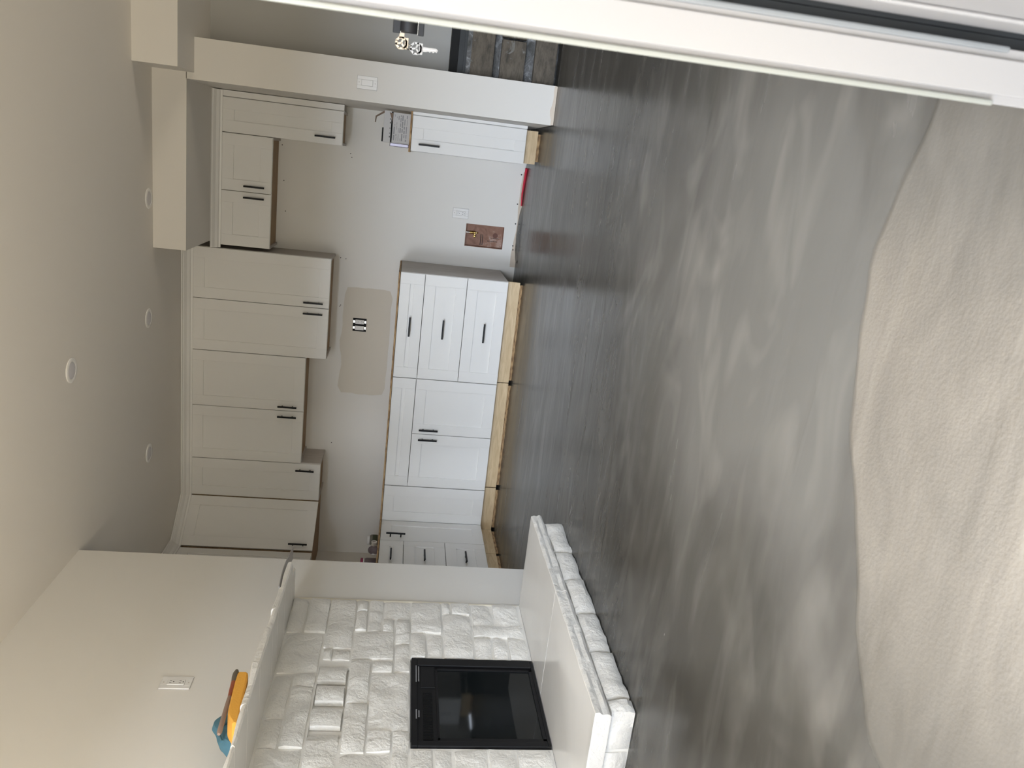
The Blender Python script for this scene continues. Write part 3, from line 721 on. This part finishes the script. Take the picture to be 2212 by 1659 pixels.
# ------------------------------------------------------------------ jars and bottles in the kitchen corner
t = thing('storage_jar', 'clear jar of green contents with white lid on the corner counter', 'jar', (-2.91, 5.56, .889))
MB().lathe([(.038, 0), (.042, .01), (.042, .055), (.034, .066)], (0, 0, 0), 'Z', 20).build('body', M_jar, t, smooth=True)
MB().lathe([(.0425, .012), (.0427, .045)], (0, 0, 0), 'Z', 20).build('contents', M_jarfill, t, smooth=True)
MB().lathe([(.036, .066), (.037, .068), (.037, .082), (.035, .084)], (0, 0, 0), 'Z', 20).build('lid', M_plate, t, smooth=True)
t = thing('storage_jar', 'dark jar with magenta lid beside the bottles on the corner counter', 'jar', (-3.02, 5.36, .889))
MB().lathe([(.055, 0), (.058, .01), (.058, .075), (.050, .09)], (0, 0, 0), 'Z', 20).build('body', M_purple, t, smooth=True)
MB().lathe([(.052, .09), (.054, .092), (.054, .100)], (0, 0, 0), 'Z', 20).build('collar', M_plate, t, smooth=True)
MB().lathe([(.055, .100), (.056, .103), (.056, .118), (.053, .120)], (0, 0, 0), 'Z', 20).build('lid', M_pink, t, smooth=True)
t = thing('spray_bottle', 'small white bottle lying with open round mouth on the corner counter', 'bottle', (-2.83, 5.36, .925))
MB().lathe([(.020, -.09), (.026, -.085), (.026, -.02), (.017, -.004), (.017, 0)], (0, 0, -.008), 'X', 18).build('body', M_plate, t, smooth=True)
MB().lathe([(.0215, 0), (.0215, .012), (.013, .012), (.013, .002)], (0, 0, -.008), 'X', 18).build('mouth_ring', M_plate, t, smooth=True)
tag(MB().lathe([(.024, 0), (.030, .012), (.026, .03), (.031, .045), (.020, .062), (.006, .068)], (-2.84, 5.27, .889), 'Z', 16).build('plastic_bag', M_purple, smooth=True), 'crumpled greyish purple bag at the counter end behind the wall edge', 'bag')

# ------------------------------------------------------------------ things on the mantel
mt = 1.293
t = tag(MB().build('sponge_dummy', M_orange), 'x', 'x'); bpy.data.objects.remove(t)
bm = bmesh.new()
prof = [(0, .0), (.035, -.002), (.08, .003), (.12, .012), (.160, .014), (.200, .012), (.236, .004), (.300, -.004), (.340, -.001)]
N = 22; mb = MB()
for i in range(N+1):
    u = i/N; y = 2.262+u*.262
    hb = -.014+.017*u; hgt = .041*(1 if u > .22 else (.45+.55*math.sin(u/.22*math.pi/2)))
    if i in (0, N): hgt *= .86; hb += .003
    x0, x1 = -1.965, -1.876
    mb.v += [(x0, y, mt+hb), (x1-.006, y, mt+hb), (x1, y, mt+hb+.006), (x1, y, mt+hb+hgt-.006), (x1-.006, y, mt+hb+hgt), (x0, y, mt+hb+hgt)]
for i in range(N):
    for j in range(6): k = (j+1) % 6; mb.f.append((i*6+j, (i+1)*6+j, (i+1)*6+k, i*6+k)); mb.mi.append(0)
mb.f.append(tuple(range(6))); mb.f.append(tuple(N*6+j for j in range(6))); mb.mi += [0, 0]
tag(mb.build('sponge', M_orange, smooth=True), 'large orange yellow sponge lying on the mantel', 'sponge')
bm.free()
# folded blue cloth behind the sponge
mb = MB(); N = 26; K = 12
for i in range(N+1):
    u = i/N; y = 2.295+u*.25; hh_ = .012+.078*math.sin(min(1, u*1.05)*math.pi)**.75*(1+.10*math.sin(u*17))
    for j in range(K):
        a = math.pi*2*j/K; rx = .036*(1+.22*math.sin(a*3+u*9)); rz_ = hh_/2*(1+.12*math.sin(a*4+u*6))
        mb.v.append((-2.025+rx*math.cos(a), y, mt+.002+hh_/2+rz_*math.sin(a)))
for i in range(N):
    for j in range(K): k = (j+1) % K; mb.f.append((i*K+j, (i+1)*K+j, (i+1)*K+k, i*K+k)); mb.mi.append(0)
mb.f.append(tuple(range(K))); mb.f.append(tuple(N*K+j for j in range(K))); mb.mi += [0, 0]
mb.v += []
cl = tag(mb.build('cleaning_cloth', M_blue, smooth=True), 'crumpled blue cloth folded behind the orange sponge', 'cloth')
mb = MB(); mb.tube([(-1.988, 2.30, mt+.045), (-1.984, 2.33, mt+.062), (-1.984, 2.37, mt+.064), (-1.988, 2.40, mt+.045), (-1.987, 2.375, mt+.030), (-1.988, 2.34, mt+.034)], .006, 8); mb.build('fold', M_blue, cl, smooth=True)
# paint brush resting on the sponge
t = thing('paint_brush', 'slim round paint brush with brown handle lying across sponge', 'brush', (-1.886, 2.215, 1.3295))
def along(u): return Vector((0, .330*u, .012*u))
mb = MB(); mb.tube([along(u) for u in (0, .03, .25, .5, .56)], [.005, .0085, .008, .007, .006], 10); h_ = mb.build('handle', M_wood, t, smooth=True)
mb = MB(); mb.tube([along(u) for u in (.56, .66, .80)], [.006, .0075, .0085], 10); mb.build('ferrule', M_red, t, smooth=True)
mb = MB(); mb.tube([along(u) for u in (.80, .88, .95, 1.0)], [.0085, .011, .0105, .006], 10); mb.build('bristles', M_brist, t, smooth=True)
# thin grey strip sticking out past the mantel end
mb = MB(); N = 12
for i in range(N+1):
    u = i/N; y = 3.20+.40*u; z = 1.293+.010*math.sin(u*math.pi)-.004*u; x0, x1 = -2.04+.03*u, -1.925-.02*u
    mb.v += [(x0, y, z), (x1, y, z), (x1, y, z+.003), (x0, y, z+.003)]
for i in range(N):
    for j in range(4): k = (j+1) % 4; mb.f.append((i*4+j, (i+1)*4+j, (i+1)*4+k, i*4+k)); mb.mi.append(0)
mb.f += [(0, 1, 2, 3), tuple(N*4+j for j in range(4))]; mb.mi += [0, 0]
tag(mb.build('plastic_strip', M_gray, smooth=True), 'curved thin grey strip sticking out past the far mantel end', 'strip')

# ------------------------------------------------------------------ open entrance door seen on its hinge edge, jamb and keys
da = R(8.9); dt = thing('door_1', '', '', (.0985, .66, 0), -da)
del dt['label'], dt['category']; struct(dt)
# local: y along the slab away from the camera, x across its thickness
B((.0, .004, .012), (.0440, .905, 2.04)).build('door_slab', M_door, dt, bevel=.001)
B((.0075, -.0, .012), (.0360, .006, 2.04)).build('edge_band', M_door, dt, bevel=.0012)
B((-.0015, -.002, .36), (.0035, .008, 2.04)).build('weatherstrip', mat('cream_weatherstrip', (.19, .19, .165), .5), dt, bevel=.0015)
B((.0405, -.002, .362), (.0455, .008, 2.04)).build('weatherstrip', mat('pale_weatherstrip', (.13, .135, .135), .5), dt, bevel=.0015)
hg = MB().prism([(.010, .16), (.034, .16), (.034, .325), (.030, .333), (.014, .333), (.010, .325)], 1, -.0035, .003).build('hinge_leaf', M_door, dt, bevel=.001)
MB().lathe([(.004, -.0045), (.004, -.003)], (.022, 0, .318), 'Y', 12).build('screw', M_chrome, hg)
# lock on the outer face near the far edge
lk = MB().lathe([(.0255, .0), (.0255, -.004), (.0235, -.007), (.019, -.007), (.019, -.026), (.017, -.028)], (.0, .825, .8745), 'X', 24).build('lock', M_blackp, dt, smooth=True)
B((-.030, .815, .8480), (-.002, .835, .858), (-.030, .812, .888), (-.002, .838, .901)).build('lock_rim', M_blackp, lk, bevel=.001)
MB().box((-.0285, .8147, .8583), (-.006, .8155, .8587)).box((-.0285, .8117, .8874), (-.006, .8122, .8878)).build('chrome_edge', M_chrome, lk)
# gasket and jamb right of the door
struct(B((.1455, .69, 0), (.158, .72, 2.04), (.158, .685, 0), (.176, .70, 2.04)).build('trim_3', M_gask))
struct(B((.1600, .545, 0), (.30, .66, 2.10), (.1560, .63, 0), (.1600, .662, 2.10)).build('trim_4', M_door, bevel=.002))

def key_shape(t, blade=True):
    """bow with three openings built as bars, head down +x"""
    mb = MB(); T = .0011
    R0 = .0110; n = 8
    ring = [(R0*math.cos(2*math.pi*i/n+.39), R0*math.sin(2*math.pi*i/n+.39)) for i in range(n)]
    for i in range(n):
        a, b = Vector(ring[i]), Vector(ring[(i+1) % n]); d_ = (b-a).normalized(); nn = Vector((d_.y, -d_.x))*-.0032
        mb.prism([tuple(a), tuple(b), tuple(b+nn), tuple(a+nn)], 1, -T, T)
    for ang in (100, 220, 340):
        d_ = Vector((math.cos(R(ang)), math.sin(R(ang)))); nn = Vector((-d_.y, d_.x))*.0014; e_ = d_*R0*.95
        mb.prism([tuple(nn), tuple(e_+nn), tuple(e_-nn), tuple(-nn)], 1, -T, T)
    mb.prism([(-.009, -.0115), (.009, -.0115), (.009, -.006), (-.009, -.006)], 1, -T, T)
    bw = mb.build('bow', M_keyb if not blade else M_chrome, t)
    if blade:
        pts = [(.0038, -.011), (.0038, -.035), (.001, -.038), (-.0028, -.036), (-.0015, -.033), (-.0038, -.030), (-.002, -.027), (-.0038, -.024), (-.0022, -.021), (-.0038, -.018), (-.0038, -.011)]
        MB().prism(pts, 1, -T, T).build('blade', M_chrome, t)
        B((-.0002, -.0014, -.034), (.0012, -.0010, -.012)).build('groove', M_lam, t)
    else:
        MB().prism([(.008, -.004), (.016, -.004), (.016, .004), (.008, .004)], 1, -T, T).build('blade', M_keyb, t)
Yk = 1.47
t = thing('key', 'brass key pushed into the black door lock', 'key', (.1800, Yk, .8850)); key_shape(t, False)
t = thing('key', 'silver key hanging by its ring below the lock', 'key', (.1745, Yk, .8595)); key_shape(t, True)
mb = MB(); mb.tube([(.175+.004*math.cos(a/12*2*math.pi), Yk+.003*math.sin(a), .8725+.004*math.sin(a/12*2*math.pi)) for a in range(13)], .0011, 6)
tag(mb.build('key_ring', M_chrome, smooth=True), 'tiny steel ring joining the two keys', 'key ring')
